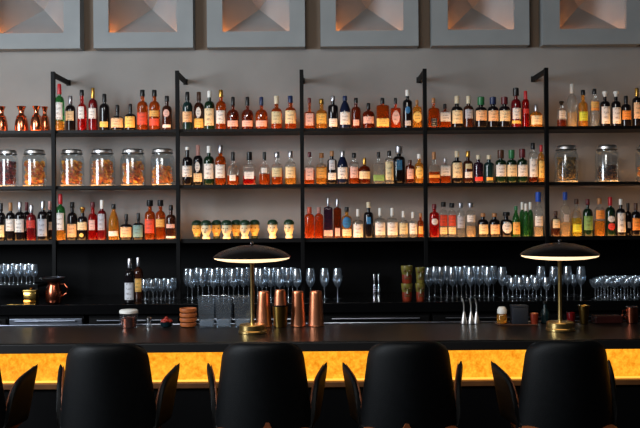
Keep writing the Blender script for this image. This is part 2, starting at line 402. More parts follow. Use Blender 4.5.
GW = {'amber':'amber','honey':'honey','orange':'orange','red':'red','green':'green','brown':'brown','clear':'clear','dark':'black','navy':'navy','purple':'purple',
      'deepred':'dark red','teal':'dark teal','yellow':'yellow','darkgreen':'dark green','darkbrown':'dark brown'}
def B(x, yt, w, shape, gl, cap, labs=(), **o): return (x, yt, w, shape, gl, cap, list(labs), o)
rows = {
(0,1):[B(59.5,84,9.6,'wine','green','red',[('white',103,120)],fill=('honey',121)),  # honey foot colour carries the amber glow from the shelf strip
 B(70.5,96,10,'wine','dark','silver',[('cream',111.5,121)]),
 B(82,90,9.2,'tall','red','black',[('white',107,119,.62)],bt=(.5,.66)),
 B(93,88,9.2,'wine','deepred','gold',[('white',108.5,119)],cs=.76),
 B(104.5,94,10,'wine','dark','black',[('yellow',122,127.5)]),
 B(117.5,105,13,'squat','dark','black',[('peach',118.5,128,.93)]),
 B(130.5,104,11.5,'squat','dark','black',[('yellow',117,128,.85)],bt=(.5,.64)),
 B(142.5,90,11,'round','amber','black',[('scarlet',113,125,.85)]),
 B(154.5,90,11,'round','amber','black',[('gold',111,117,.85),('scarlet',119,126,.85)]),
 B(167,96,10,'round','darkbrown','black',[('pink',110,117.5,.6,'o'),('white',125,128)])],  # white band at the foot is shelf glow set as colour, not paper
(0,2):[B(187.5,92,10.2,'wine','teal','black',[('peach',112,122.5,.9)]),
 B(199,92,10.2,'round','darkbrown','brown',[('white',108,118,.5,'o'),('yellow',119,128,.9)],cs=.78),
 B(209.5,91,10.6,'wine','darkgreen','white',[('cream',109,126,.85)],cs=.83),
 B(221,90,10.4,'round','amber','gold',[('white',111,124,.85)],cs=.82),
 B(233,97,12.2,'stub','brown','black',[('pink',121,127,.85)],stag=1),
 B(247.5,97,12.2,'stub','brown','black',[('pink',121,127,.85)],stag=1),
 B(261.5,97,12.6,'stub','amber','navy',[('pink',121,127,.85)],stag=1),
 B(276.5,96,11.2,'round','amber','cream',[('beige',112,124,.85)],cs=.76,bt=(.5,.64)),
 B(290.5,96,11.6,'round','amber','navy',[('cream',111,124,.88)],cs=.79,bt=(.52,.66))],
(0,3):[B(309.5,98,10.6,'square','amber','maroon',[('pink',114,126,.6)],bt=(.5,.56)),
 B(321.5,99,11.4,'round','honey','gold',[('yellow',114,124,.88)],bt=(.5,.64)),
 B(333,96,10.2,'round','dark','silver',[('white',119,127,.8)],bt=(.66,.74)),
 B(345,96,11.2,'sloped','navy','navy',[('white',112.5,125,.88)],bt=(.5,.84)),
 B(356,98,9.6,'round','brown','black',[('pink',120,126,.6)]),
 B(368.5,103,12.4,'stub','brown','black',[('pink',117,124,.85)],bt=(.5,.7)),
 B(382.5,98,12.8,'slab','amber','black',[('yellow',119,127,.8)],bt=(.72,.77)),
 B(395.5,98,10.2,'slab','orange','black',[('pink',111,125,.6,'o')],bt=(.64,.68)),
 B(407.5,90,9.6,'round','dark','white',[('blue',107,114,.5,'o'),('grey',121,126,.6)],bt=(.66,.75)),
 B(417,100,9,'square','honey','tan',[('yellow',112,123,.75,'o')])],
(0,4):[B(433.5,98,11,'square','amber','tan',[('black',119,127,.5)],bt=(.6,.68)),
 B(445,104,10.6,'slab','amber','black',[('white',112.5,122,.75)],bt=(.62,.7)),
 B(457,96,11.6,'round','dark','cream',[('cream',111,124,.88)],bt=(.56,.68),cs=.76),
 B(468.5,96,10.2,'round','darkbrown','cream',[('grey',110,119,.75)],bt=(.58,.7),cs=.76),
 B(481,97,11.8,'round','dark','green',[('peach',111,121,.92)],bt=(.56,.68),cs=.74,bigcap=1),
 B(493,97,10.8,'round','dark','navy',[('peach',111,121.5,.92)],bt=(.58,.7),cs=.76,bigcap=1),
 B(504.5,97,11.4,'round','dark','maroon',[('cream',111,121.5,.92)],bt=(.58,.7),cs=.76,bigcap=1),
 B(516,88,10,'round','deepred','black',[('white',108.5,119.5,.8),('yellow',121,124,.9)],cs=.8,bigcap=1),
 B(525.6,91,7.4,'tall','red','red',[('red',109,114,.7)],cs=.76),
 B(536,105,12.6,'squat','honey','silver',[('cream',116,125,.85)],bt=(.5,.7))],  # clear bottle, the yellowish shelf glow put into its honey tint
(0,5):[B(561.5,101,9,'round','clear','black',[('white',111,119,.7)],fill=('brown',120),ball=1),
 B(572,84,9.6,'wine','clear','white',[],fill=('pale',112)),
 B(583,90,9.4,'tall','honey','black',[('lime',112,121,.9)],bt=(.56,.68)),
 B(594.5,89,9,'tall','clear','black',[('gold',102,108,.88),('orange',108.2,111,.88)],bt=(.66,.74)),
 B(605,91,9.6,'round','dark','white',[('white',107,124,.86)],ball=1,bt=(.62,.72)),
 B(616,91,9.4,'round','dark','white',[('white',108,124,.86)],ball=1,bt=(.62,.72)),
 B(626,96,9.6,'wine','dark','black',[('orange',111,120,.9)]),
 B(637,88,9.4,'wine','dark','gold',[('peach',103,119,.85)],bt=(.66,.76))],
(1,2):[B(187.5,147,10.6,'wine','dark','white',[('white',166,177,.9)],cs=.92),
 B(198,145,9.6,'wine','dark','pink',[('white',162,172,.5,'o'),('cream',173.5,182,.88)],cs=.72),
 B(209,146,10.6,'wine','darkgreen','white',[('white',164,179,.88)],cs=.82),
 B(220.5,145,11,'round','amber','silver',[('white',165,178,.85)],cs=.8),
 B(233,152,12,'stub','clear','black',[('white',175,181,.5)],fill=('amber',176)),
 B(249.5,152,13,'slab','clear','black',[('white',172,179,.6)],fill=('red',176),bt=(.5,.64),bigcap=1,cs=.74),
 B(264.5,152,11,'stub','clear','black',[('white',168,173,.5)],fill=('amber',174)),
 B(277,152,11.6,'round','clear','silver',[('beige',168,177,.85)],fill=('amber',170),bt=(.5,.64),cs=.82),
 B(290.5,151,11.4,'round','clear','silver',[('cream',167,178,.85)],fill=('honey',168),bt=(.54,.68),cs=.8)],
(1,3):[B(309.5,152,10.6,'square','clear','maroon',[('pink',168,180,.6)],fill=('amber',170),bt=(.52,.58)),
 B(321.5,153,11.2,'round','clear','tan',[('gold',168,178,.88)],fill=('honey',167),bt=(.52,.66)),
 B(332,151,9.8,'round','dark','tan',[('silver',160,170,.6),('white',173,180,.8)],bt=(.68,.76)),
 B(342.5,151,11,'sloped','navy','silver',[('white',167.5,179,.88)],bt=(.5,.84),cs=.8),
 B(354,153,10.2,'round','clear','black',[('pink',167,178,.75)],fill=('amber',168)),
 B(364.5,158,11.8,'squat','brown','gold',[('cream',171.5,179,.92)],bt=(.5,.7),cs=.74),
 B(378.6,152,11.2,'slab','clear','black',[('green',175,181,.9)],bt=(.6,.66),cs=.82),
 B(389.3,151,9,'tall','clear','black',[('beige',162,180,.85)],cs=.84,dy=-.03),
 B(399,146,12.6,'round','dark','silver',[('blue',160,170,.4)],bt=(.64,.74),cs=.8,bigcap=1,dy=.06),
 B(410,160,9,'round','brown','brown',[('pink',169,179,.7)],bt=(.7,.78)),
 B(419.2,154,9.6,'round','honey','white',[('yellow',167,178.5,.8,'o')],bt=(.56,.7))],
(1,4):[B(434,152,11,'square','clear','tan',[('gold',175,178,.8)],fill=('amber',172),bt=(.5,.6),cs=.76),
 B(445,158,10.2,'slab','clear','silver',[('white',165.5,176,.75)],fill=('amber',175),bt=(.64,.74)),
 B(457,151,11.2,'round','dark','cream',[('cream',163,178,.86)],bt=(.58,.7),cs=.8),
 B(468,151,10.2,'round','darkbrown','gold',[('beige',164,169,.6),('white',172,178,.7)],bt=(.58,.7),cs=.8),
 B(478.4,155,10,'round','purple','cream',[('red',177,181,.8)],bt=(.62,.74),cs=.84),
 B(489,155,10.4,'round','teal','cream',[('gold',177.5,180.5,.6)],bt=(.62,.74),cs=.84),
 B(500.8,150,11,'round','darkgreen','brown',[('white',165,176.5,.92)],bt=(.6,.7),cs=.74,bigcap=1),
 B(511.7,150,10.4,'round','darkgreen','green',[('cream',165,176.5,.92)],bt=(.6,.7),cs=.74,bigcap=1),
 B(522.3,149,10.4,'round','darkgreen','maroon',[('white',165,176.5,.92)],bt=(.6,.7),cs=.74,bigcap=1),
 B(533,143,9.2,'tall','clear','black',[('white',159,177,.85)],cs=.84,fill=('brown',177)),
 B(541.2,145,6.4,'tall','honey','red',[('yellow',161,178,.85)],cs=.82)],
(2,0):[B(1.2,203,8.6,'wine','dark','black',[('cream',225,237,.85)]),
 B(10.6,202.5,9.4,'wine','dark','tan',[('white',219,231,.9)],dy=.02),
 B(20,202,10,'wine','dark','silver',[('white',219,232,.9)],dy=-.03),
 B(26.8,202,8.2,'wine','dark','maroon',[('grey',219,231,.8)],dy=.07),
 B(31.4,205,9.4,'wine','deepred','silver',[('red',220,228,.9)],dy=-.04),
 B(43,201,10.6,'wine','dark','silver',[('grey',219,236,.85)],dy=-.03),
 B(50,201,8,'wine','dark','pink',[('grey',222,230,.8)],dy=.07)],
(2,1):[B(60.5,194,9.8,'wine','green','red',[('white',213,230,.85)],fill=('honey',230)),
 B(72.4,202,10,'round','dark','black',[('peach',224,237,.9)]),
 B(82.6,207,10,'round','dark','gold',[('cream',222,230,.92),('yellow',233,237,.4,'o')],cs=.82,ball=1),
 B(92.8,202,9.4,'tall','red','maroon',[('pink',220,230,.6)],bt=(.56,.7)),
 B(102,200,9,'wine','deepred','white',[('grey',214,230,.75)]),
 B(113.7,204,10.6,'sloped','honey','black',[('white',231,236,.85)],bt=(.4,.8)),
 B(126.4,214,12,'squat','dark','black',[('peach',227,237,.92)],bt=(.5,.62)),
 B(138.5,213,11.4,'squat','dark','black',[('teal',225,237,.85)],bt=(.52,.64)),
 B(150,200,10.8,'round','amber','black',[('scarlet',219,233,.85)],bigcap=1),
 B(160.6,200,10,'round','amber','black',[('gold',219,227,.85)],bigcap=1),
 B(171,205,10.2,'round','darkbrown','black',[('pink',224,228,.8),('white',236,238,.9)])],
(2,3):[B(309.5,207,10,'tall','orange','coral',[],cs=.8),
 B(319,207,9,'tall','orange','pink',[],cs=.8),
 B(328.2,198,9.4,'square','purple','silver',[('pink',230,236,.7)],bt=(.72,.78),cs=.8),
 B(337.4,199,8.2,'square','brown','silver',[('pink',228,236,.5)],bt=(.72,.78),cs=.8),
 B(346.8,207,10.2,'round','honey','black',[('blue',217,228,.85,'o'),('cream',229,236,.88)],bt=(.6,.72)),
 B(358,209,11,'stub','clear','white',[('white',224,237,.85)],bt=(.5,.62)),
 B(368.6,202,9.8,'round','dark','cream',[('blue',217,224,.4)],bt=(.62,.72)),
 B(380,208,11.6,'squat','clear','white',[('white',222.5,235,.85)],bt=(.55,.66),cs=.74),
 B(392.2,208,11.6,'squat','clear','white',[('white',222.5,235,.85)],bt=(.55,.66),cs=.74),
 B(403.4,211,9.6,'squat','clear','white',[('beige',223,234,.85)],bt=(.55,.66),cs=.76),
 B(413,212,8.6,'squat','clear','white',[('white',223,234,.85)],bt=(.55,.66),cs=.76),
 B(420.6,213,6.2,'round','amber','tan',[('gold',226,234,.7)],bt=(.6,.7))],
(2,4):[B(434.3,204,10,'tall','red','maroon',[('white',218.5,225,.62,'o')],bt=(.66,.76)),
 B(443.4,202,8,'tall','clear','black',[('scarlet',215,226,.9),('cream',227,234,.9)],bigcap=1),
 B(452,203,8,'tall','clear','black',[('scarlet',215,226,.9),('cream',227,234,.9)],bigcap=1),
 B(460.8,203,8.6,'tall','clear','silver',[('grey',216,228,.85)],bigcap=1),
 B(470.8,203,9.6,'tall','clear','silver',[('white',215,222,.85)],bigcap=1,fill=('pale',226)),
 B(483,213,11,'round','dark','tan',[('cream',224.5,234,.8)],bt=(.56,.74)),
 B(494.5,213,11,'round','dark','tan',[('peach',224.5,234,.8)],bt=(.56,.74)),
 B(506.4,212,11.8,'round','dark','black',[('white',222,233,.8,'o')],bt=(.6,.7),bigcap=1),
 B(516,206,8,'sloped','green','green',[('gold',222,234,.85)],dy=-.02),
 B(522.3,202,5.8,'wine','green','white',[],dy=.06),
 B(526,203.5,5.8,'wine','green','white',[],dy=-.02),
 B(530.4,202,5.8,'wine','green','white',[],dy=.06),
 B(538.3,192,9,'round','clear','blue',[('white',216,226,.85)],cs=.78,bt=(.56,.68),fill=('pale',227),bigcap=1)],
(2,5):[B(555.7,211,8.8,'round','darkbrown','brown',[('cream',219,228,.8)]),
 B(565.2,192,9.8,'tall','clear','blue',[('silver',214,222,.5)],cs=.82,bt=(.56,.7),fill=('pale',222)),
 B(576.6,199,9.8,'sloped','clear','brown',[('lime',224,232,.88)],bt=(.46,.76),fill=('yellow',218)),
 B(587.7,199,9.8,'wine','darkgreen','maroon',[('green',216,230,.88)],cs=.84),
 B(599.5,198,10,'round','clear','tan',[('orange',210,219,.85)],bt=(.66,.76),fill=('honey',221)),
 B(610.3,197,9.8,'wine','darkgreen','red',[('white',216,222,.7,'o'),('red',223,230,.7,'o')]),
 B(620.8,199,9,'wine','dark','white',[('white',213,232,.85)],cs=.84,dy=-.02),
 B(628,203,7.2,'wine','dark','black',[('grey',222,228,.4)],dy=.06),
 B(635.8,203,9.4,'wine','dark','brown',[('orange',218,230,.85)],dy=-.02)],
}
ybase = [128.2, 184.0, 238.6]
for (r, bay), lst in rows.items():
    for k, s in enumerate(lst):
        x, yt, w, shape, gl, cap, labs, o = s
        yb0 = ybase[r]-(x-320)*math.sin(ROLL)            # the shelf line in the tilted photo
        # shelves above eye level hide the lowest millimetres: real base is on the board
        zb = ZS[r]+.0025
        base_px = 214-(zb-H)*F/DB
        o['yb'] = base_px-(x-320)*math.sin(ROLL)
        D = DB+o.get('dy', 0)
        xx = X(x, (yt+yb0)/2, DB)*D/DB
        adj = 'short ' if yb0-yt < 27 and shape not in ('squat',) else ''
        lw = ' and '.join(dict.fromkeys(l[0] for l in labs[:2]))
        side = ('%s from left' % ORD[k]) if k <= len(lst)//2 else ('%s from right' % ORD[len(lst)-1-k] if k < len(lst)-1 else 'rightmost')
        if k == 0: side = 'leftmost'
        gc = GW[gl]
        lab = '%s%s bottle, %s cap%s, %s, %s shelf, %s' % (adj, gc, cap, (', '+lw+' label') if labs else '', side, rown[r], bayn[bay])
        t = thing('liquor_bottle' if shape != 'wine' else 'wine_bottle' if gl in ('dark','deepred') and r == 2 and bay == 0 else 'liquor_bottle',
                  lab, 'bottle', (xx, D, zb), 'bottles on the %s shelf, %s' % (rown[r], bayn[bay]))
        bottle_parts(t, s)

# copper flasks at top left
def flask(x, w, lab, yt=103.5, dy=0):
    D = DB+dy; zb = ZS[0]+.0025; hh = Z(yt, D)-zb-.004; R = w*D/F/2
    t = thing('copper_flask', lab, 'flask', (X(x, 116, D), D, zb), 'copper flasks on the top shelf')
    b = bmesh.new()
    lathe(b, [(R*.8,0),(R*.97,.006),(R,.03),(R*.93,hh*.4),(R*.72,hh*.58),(R*.44,hh*.68),(R*.38,hh*.76),(R*.44,hh*.86),(R*.62,hh*.96),(R*.66,hh),(R*.56,hh-.002),(R*.36,hh*.86),(R*.32,hh*.78)], 28)
    obj('flask_body', b, M['copper_flask'], t)
    b = bmesh.new(); n = 28
    for zz, rr in ((hh*.60, R*.70), (hh*.985, R*.66)):
        pts = [(rr*math.cos(2*PI*k/n), rr*math.sin(2*PI*k/n), zz) for k in range(n+1)]; tube(b, pts, .0022, 6)
    obj('rim_band', b, M['copper_dark'], t)
flask(1.5, 12, 'copper flask with flared mouth, leftmost on the top shelf')
flask(21.5, 13.5, 'copper flask with flared mouth standing alone, second from left on top shelf')
flask(36.5, 12, 'copper flask with flared mouth, third from left on top shelf', dy=-.04)
flask(44.8, 9.5, 'narrow copper flask partly behind another, next to the leftmost post', yt=104, dy=.06)

# lidded jars on the middle shelf
def jar(x, w, fill, level, lab, clab, cname, ccat):
    zb = ZS[1]+.0025; hh = Z(147.3, DB)-zb; R = w*DB/F/2
    loc = (X(x, 168, DB), DB, zb)
    t = thing('storage_jar', lab, 'jar', loc, 'lidded glass jars on the middle shelf')
    body = hh*.84
    b = bmesh.new()
    lathe(b, [(R*.9,0),(R,.008),(R,body*.86),(R*.93,body*.95),(R*.76,body),(R*.76,body+.012),
              (R*.73,body+.012),(R*.73,body-.002),(R*.90,body*.94),(R*.965,body*.85),(R*.965,.012),(R*.87,.006)], 32)
    obj('glass_body', b, M['jarglass'], t)
    b = bmesh.new(); lathe(b, [(R*.80,body+.013),(R*.84,body+.015),(R*.84,body+.034),(R*.74,hh-.004),(R*.5,hh-.001),(R*.1,hh)], 32); obj('lid', b, M['lidsteel'], t)
    b = bmesh.new(); n = 24
    for k in range(n+1): pass
    tube(b, [(R*.86*math.cos(2*PI*k/n), R*.86*math.sin(2*PI*k/n), body+.009) for k in range(n+1)], .003, 6); obj('clamp_ring', b, M['black_metal'], t)
    # contents: many thin slices
    b = bmesh.new(); rr = R*.90; lim = body*level; rnd = random.Random(int(x*10))
    nsl = int(330*level) if fill == 'citrus' else int(620*level)
    for k in range(nsl):
        sr = rnd.uniform(.017, .026) if fill in ('citrus',) else rnd.uniform(.013, .02)
        a = rnd.uniform(0, 2*PI); q = (rr-sr)*rnd.random()**.36; z = .010+sr+(lim-.02)*(k/nsl)*rnd.uniform(.85, 1)
        Mx = Matrix.Translation((q*math.cos(a), q*math.sin(a), min(z, body*.84-sr))) @ Matrix.Rotation(rnd.uniform(0, PI), 4, 'Z') @ Matrix.Rotation(rnd.uniform(.2, 1.5), 4, 'X')
        if fill == 'citrus':   # ring slice with hole
            vs = []
            for (r_, z_) in ((sr,-.0015),(sr,.0015),(sr*.25,.0015),(sr*.25,-.0015)):
                vs.append([b.verts.new(Mx @ Vector((r_*math.cos(2*PI*i/10), r_*math.sin(2*PI*i/10), z_))) for i in range(10)])
            for j in range(4):
                for i in range(10): b.faces.new((vs[j][i], vs[j][(i+1) % 10], vs[(j+1) % 4][(i+1) % 10], vs[(j+1) % 4][i]))
        else:
            bmesh.ops.create_icosphere(b, subdivisions=1, radius=sr*.8, matrix=Mx @ Matrix.Diagonal((1,.8,.6,1)))
    o = obj(cname, b, M[{'citrus':'citrus','plum':'plum','beans':'beans','black':'dark_spice'}[fill]], loc=loc)
    tag(o, clab, ccat, kind='stuff')
jar(8, 20, 'plum', .95, 'glass jar of dark red fruit, leftmost jar on the middle shelf', 'dark red preserved fruit filling the leftmost jar', 'preserved_fruit', 'fruit')
jl = ['glass jar of dried orange slices just left of the leftmost post','glass jar of orange slices just right of the leftmost post','full glass jar of orange slices, second right of the leftmost post',
      'glass jar two thirds full of orange rings, third right of the leftmost post','glass jar half full of orange slices, nearest the second post']
for k, (x, w, lv) in enumerate(((34.6,24,.8),(72,24,.8),(102.5,25,.92),(133,25,.72),(162.5,24,.58))):
    jar(x, w, 'citrus', lv, jl[k], 'dried orange slices inside the '+['jar left of the leftmost post','jar right of the leftmost post','fullest orange slice jar','two thirds full jar of rings','half full jar by the second post'][k], 'orange_slices', 'fruit')
jar(566.3, 23, 'beans', .86, 'tall glass jar of brown filling, right of the rightmost post', 'brown dried filling in the jar right of the rightmost post', 'dried_filling', 'ingredient')
jar(607, 23, 'black', .52, 'glass jar half full of dark spice, middle shelf, far-right bay', 'dark spice half filling the second jar of the far-right bay', 'dried_spice', 'ingredient')
jar(647.5, 23, 'citrus', .5, 'glass jar cut off by the right edge of the photo, middle shelf', 'orange slices in the jar at the right photo edge', 'orange_slices', 'fruit')

# green hatted head mugs
def headmug(kind):
    t = thing('head_mug', 'x', 'mug', (0,0,0), 'hatted head mugs on the bottom shelf')
    R = .040; b = bmesh.new()
    lathe(b, [(.026,0),(.030,.004),(.028,.022),(.026,.034),(.032,.046),(.039,.064),(.041,.084),(.040,.104),(.037,.116)], 26)
    for v in b.verts:   # chin and brow pushed to the front
        if v.co.y < 0:
            v.co.y *= 1.06
            if .045 < v.co.z < .06 and abs(v.co.x) < .02: v.co.y -= .005
    obj('head', b, M['faceyellow' if kind == 0 else 'facewhite'], t)
    b = bmesh.new(); bmesh.ops.create_cone(b, cap_ends=True, segments=8, radius1=.009, radius2=.003, depth=.026, matrix=Matrix.Translation((0,-.043,.079)) @ Matrix.Rotation(.15, 4, 'X')); obj('nose', b, M['faceyellow' if kind == 0 else 'facewhite'], t)
    for sx in (-1, 1):
        b = bmesh.new(); bmesh.ops.create_uvsphere(b, u_segments=10, v_segments=6, radius=.007, matrix=Matrix.Translation((sx*.015,-.0375,.089)) @ Matrix.Diagonal((1.3,.6,.7,1))); obj('eye', b, M['facedark'], t)
        b = bmesh.new(); bmesh.ops.create_uvsphere(b, u_segments=8, v_segments=6, radius=.010, matrix=Matrix.Translation((sx*.041,0,.078)) @ Matrix.Diagonal((.4,.7,1.2,1))); obj('ear', b, M['faceyellow' if kind == 0 else 'facewhite'], t)
    b = bmesh.new(); bmesh.ops.create_uvsphere(b, u_segments=12, v_segments=6, radius=.011, matrix=Matrix.Translation((0,-.037,.058)) @ Matrix.Diagonal((1.2,.5,.3,1))); obj('mouth', b, M['facedark'], t)
    b = bmesh.new(); lathe(b, [(.041,.1165),(.047,.116),(.048,.122),(.044,.136),(.036,.148),(.022,.156),(.006,.158)], 26); obj('hat', b, M['hatgreen'], t)
    b = bmesh.new(); lathe(b, [(.0315,0.002),(.033,.006),(.032,.022),(.029,.023)], 24); obj('collar', b, M['hatgreen'] if kind == 0 else M['facewhite'], t)
    return t
pr = [headmug(0), headmug(1)]; used = [0, 0]
ml = ['yellow faced head mug in a dark green hat, leftmost of the row','ivory head mug in a green hat, second from the left','yellow head mug in a green hat between the two leftmost ivory ones',
      'ivory head mug in a green hat, fourth from the left','yellow head mug in a green hat, fifth from the left','ivory head mug in a green hat, sixth from the left',
      'yellow head mug in a green hat, third from the right','ivory head mug in a green hat standing apart, second from the right','ivory head mug in a green hat, rightmost, nearest the post']
for k, (x, kd, dy) in enumerate(((197,0,.03),(206.2,1,-.05),(216.5,0,.03),(226.7,1,-.05),(236.2,0,.03),(244.9,1,-.05),(254.6,0,.03),(272.6,1,0),(289,1,0))):
    D = DB+dy; loc = (X(x, 230, DB)*D/DB, D, ZS[2]+.0025)
    if not used[kd]: o = pr[kd]; o.location = loc; used[kd] = 1
    else: o = dup(pr[kd], loc)
    o['label'] = ml[k]; o.rotation_euler = (0,0,random.uniform(-.25,.25)); o.scale = (.96,.96,1.02)

# ------------------------------------------------------------------ back counter
DC = 6.60; ZC = 1.13
b = bmesh.new(); box(b, -3.6, 3.6, DC, DW-.006, ZC-.078, ZC, .004)
tag(obj('back_counter', b, M['worktop'], smooth=False), 'long glossy black worktop below the shelves holding the glassware', 'worktop')
def cab(x0, x1, lab, steel):
    a, c = X(x0, 320, DC+.04), X(x1, 320, DC+.04)
    t = thing('back_bar_cabinet', lab, 'cabinet', ((a+c)/2, DC+.04, 0), 'cabinets under the back worktop'); w = (c-a)/2
    b = bmesh.new(); box(b, -w, w, 0, .76, 0, ZC-.0785); obj('carcass', b, M['black'], t, smooth=False)
    for s in (-1, 1):
        b = bmesh.new(); dx0, dx1 = (-w+.01, -.004) if s < 0 else (.004, w-.01)
        box(b, dx0, dx1, -.022, -.001, .08, ZC-.22, .003); d = obj('door', b, M['black'], t, smooth=False)
        b = bmesh.new(); hx = -.04 if s < 0 else .04; tube(b, [(hx,-.045,.45),(hx,-.045,.75)], .006, 8); tube(b, [(hx,-.0225,.47),(hx,-.045,.47)], .004, 6); tube(b, [(hx,-.0225,.73),(hx,-.045,.73)], .004, 6); obj('handle', b, M['steel'], d)
    b = bmesh.new(); box(b, -w+.01, w-.01, -.022, -.001, ZC-.21, ZC-.11, .003); d = obj('drawer', b, M['steel'] if steel else M['black_metal'], t, smooth=False)
    b = bmesh.new(); tube(b, [(-w*.8,-.04,ZC-.125),(w*.8,-.04,ZC-.125)], .006, 8)
    for s in (-1,1): tube(b, [(s*w*.7,-.0225,ZC-.125),(s*w*.7,-.04,ZC-.125)], .004, 6)
    obj('handle', b, M['steel'], d)
for k, (a, c, l, s) in enumerate(((-60,8,'black cabinet at the far left under the back worktop',0),(9,84,'cabinet with a bright steel drawer front, left under the back worktop',1),(89,180,'cabinet behind the small jars, with a thin steel drawer pull',0),
    (182,318,'cabinet behind the clear tubs and copper shakers',0),(321,430,'cabinet with a thin steel pull, right of the copper shakers',0),(432,560,'cabinet behind the three white pourers',0),(562,690,'cabinet behind the right lamp',0))): cab(a, c, l, s)

# ------------------------------------------------------------------ wine glasses
def wineglass(kind):
    t = thing('wine_glass', 'x', 'wine glass', (0,0,0))
    if kind == 'big': h, R, st = .246, .0395, .092
    elif kind == 'coupe': h, R, st = .155, .042, .085
    else: h, R, st = .165, .034, .062
    b = bmesh.new(); hb = h-st
    if kind == 'coupe': pf = [(.005,st),(.02,st+.006),(R*.8,st+hb*.35),(R,st+hb*.75),(R*1.02,h)]
    else: pf = [(.005,st),(.016,st+.005),(R*.75,st+hb*.18),(R*.97,st+hb*.36),(R,st+hb*.48),(R*.92,st+hb*.75),(R*.76,h)]
    inn = [(max(r-.0018,.003), z+.0016) for r, z in reversed(pf)]; inn[0] = (pf[-1][0]-.0012, h)
    lathe(b, pf+inn, 20); obj('bowl', b, M['clearglass'], t)
    b = bmesh.new(); lathe(b, [(.006,.004),(.0038,.012),(.0033,st*.6),(.0045,st-.0005)], 10); obj('stem', b, M['clearglass'], t)
    b = bmesh.new(); lathe(b, [(.034,0),(.0345,.0012),(.018,.0025),(.006,.0038)], 20); obj('foot', b, M['clearglass'], t)
    return t
WG = {k: wineglass(k) for k in ('big','coupe','small')}; wu = {}
def glass(kind, x, y, d, label, group, zb=ZC, s=1):
    loc = (X(x, y, d), d, zb+.0008)
    if kind not in wu: o = WG[kind]; o.location = loc; wu[kind] = 1
    else: o = dup(WG[kind], loc)
    o['label'] = label; o['group'] = group; o.scale = (s, s, s); return o
def cluster(kind, xs_, d, fmt, group, zb=ZC, s=1):
    for k, x in enumerate(xs_): glass(kind, x, 280, d+(.022 if k % 2 else -.022)*(kind == 'big' and len(xs_) > 4), fmt % ORD[k] if '%s' in fmt else fmt, group, zb, s)
cluster('big', [192,202.5,213.5,223.5,233.5,243.5], 6.98, 'large wine glass, %s from the left in the front row behind the clear tubs', 'wine glasses behind the clear tubs')
cluster('big', [187.5,198,208.5,218.5,228.5,238.5,248.5], 7.10, 'large wine glass in the back row behind the clear tubs', 'wine glasses in the back row behind the clear tubs')
cluster('big', [262,270.8,279.6,288.2,297], 6.93, 'large wine glass, %s right of the left lamp stem, over the copper shakers', 'wine glasses behind the copper shakers')
cluster('big', [257.5,266.4,275.2,283.9,292.6], 7.08, 'large wine glass in the back row behind the copper shakers', 'wine glasses in the back row behind the copper shakers')
cluster('big', [310.5,324.5,337.5], 6.93, 'wine glass, %s of the three right of the copper shakers', 'three wine glasses right of the copper shakers')
cluster('small', [145,153,161,169.5], 6.95, 'small dim stemmed glass, %s from the left, right of the standing bottles', 'small glasses right of the standing bottles')
cluster('small', [148.5,157,165.3,173.5], 7.08, 'small dim stemmed glass in the row behind, right of the standing bottles', 'small glasses in the row behind, right of the bottles')
cluster('big', [429,441,452.5,461.5,470.5,479.5,488.5], 6.93, 'large wine glass, %s right of the stacked tiki mugs, front row', 'wine glasses right of the tiki mugs')
cluster('big', [435,447,457,466,475,484,493.5], 7.08, 'large wine glass in the back row right of the stacked tiki mugs', 'wine glasses in the back row right of the tiki mugs')
cluster('big', [502.5,541,554,567.5,581], 6.93, 'tall wine glass, %s from the left near the right lamp', 'tall wine glasses near the right lamp')
cluster('small', [512.5,520.5,528.5,536,546.5], 6.84, 'small stemmed glass, %s from the left behind the dark box', 'small glasses behind the dark box')
cluster('small', [508,516.5,524.5,532.5,548,560,574], 7.10, 'small stemmed glass in the back row behind the dark box', 'small glasses in the back row behind the dark box')
for rr, dd in enumerate((6.72, 6.84, 6.96, 7.08)):
    cluster('coupe', [595+rr*3+9.9*k for k in range(5)], dd, 'coupe glass in the %s row of the block at the far right' % ['front','second','third','back'][rr], 'coupe glasses at far right, %s row' % ['front','second','third','back'][rr])
# raised rack at far left with its glasses
ZR = 1.262
b = bmesh.new(); x0, x1 = X(-40, 290, 6.85), X(37, 290, 6.85)
for (px_, y_) in ((x0,6.87),(x1-.02,6.87),(x0,7.2),(x1-.02,7.2)): box(b, px_, px_+.02, y_, y_+.02, ZC+.0008, ZR-.02)
t = thing('glass_rack', 'low black rack at the far left raising its stemmed glasses', 'rack', ((x0+x1)/2, 6.87, ZC+.0008))
for v in b.verts: v.co -= Vector(((x0+x1)/2, 6.87, ZC+.0008))
obj('rack_legs', b, M['black_metal'], t, smooth=False)
b = bmesh.new(); box(b, -(x1-x0)/2, (x1-x0)/2, 0, .37, ZR-.0195-ZC, ZR-.001-ZC, .002); obj('rack_top', b, M['black'], t, smooth=False)
cluster('small', [1,9.5,18,26.5,34], 6.93, 'small stemmed glass, %s from the left on the raised rack', 'glasses on the raised rack', ZR)
cluster('small', [5,13.5,22,30], 7.06, 'small stemmed glass in the back row on the raised rack', 'glasses in the back row on the raised rack', ZR)

# ------------------------------------------------------------------ things on the back counter
def on(z, y_px_base): return (H-z)*F/(y_px_base-214)
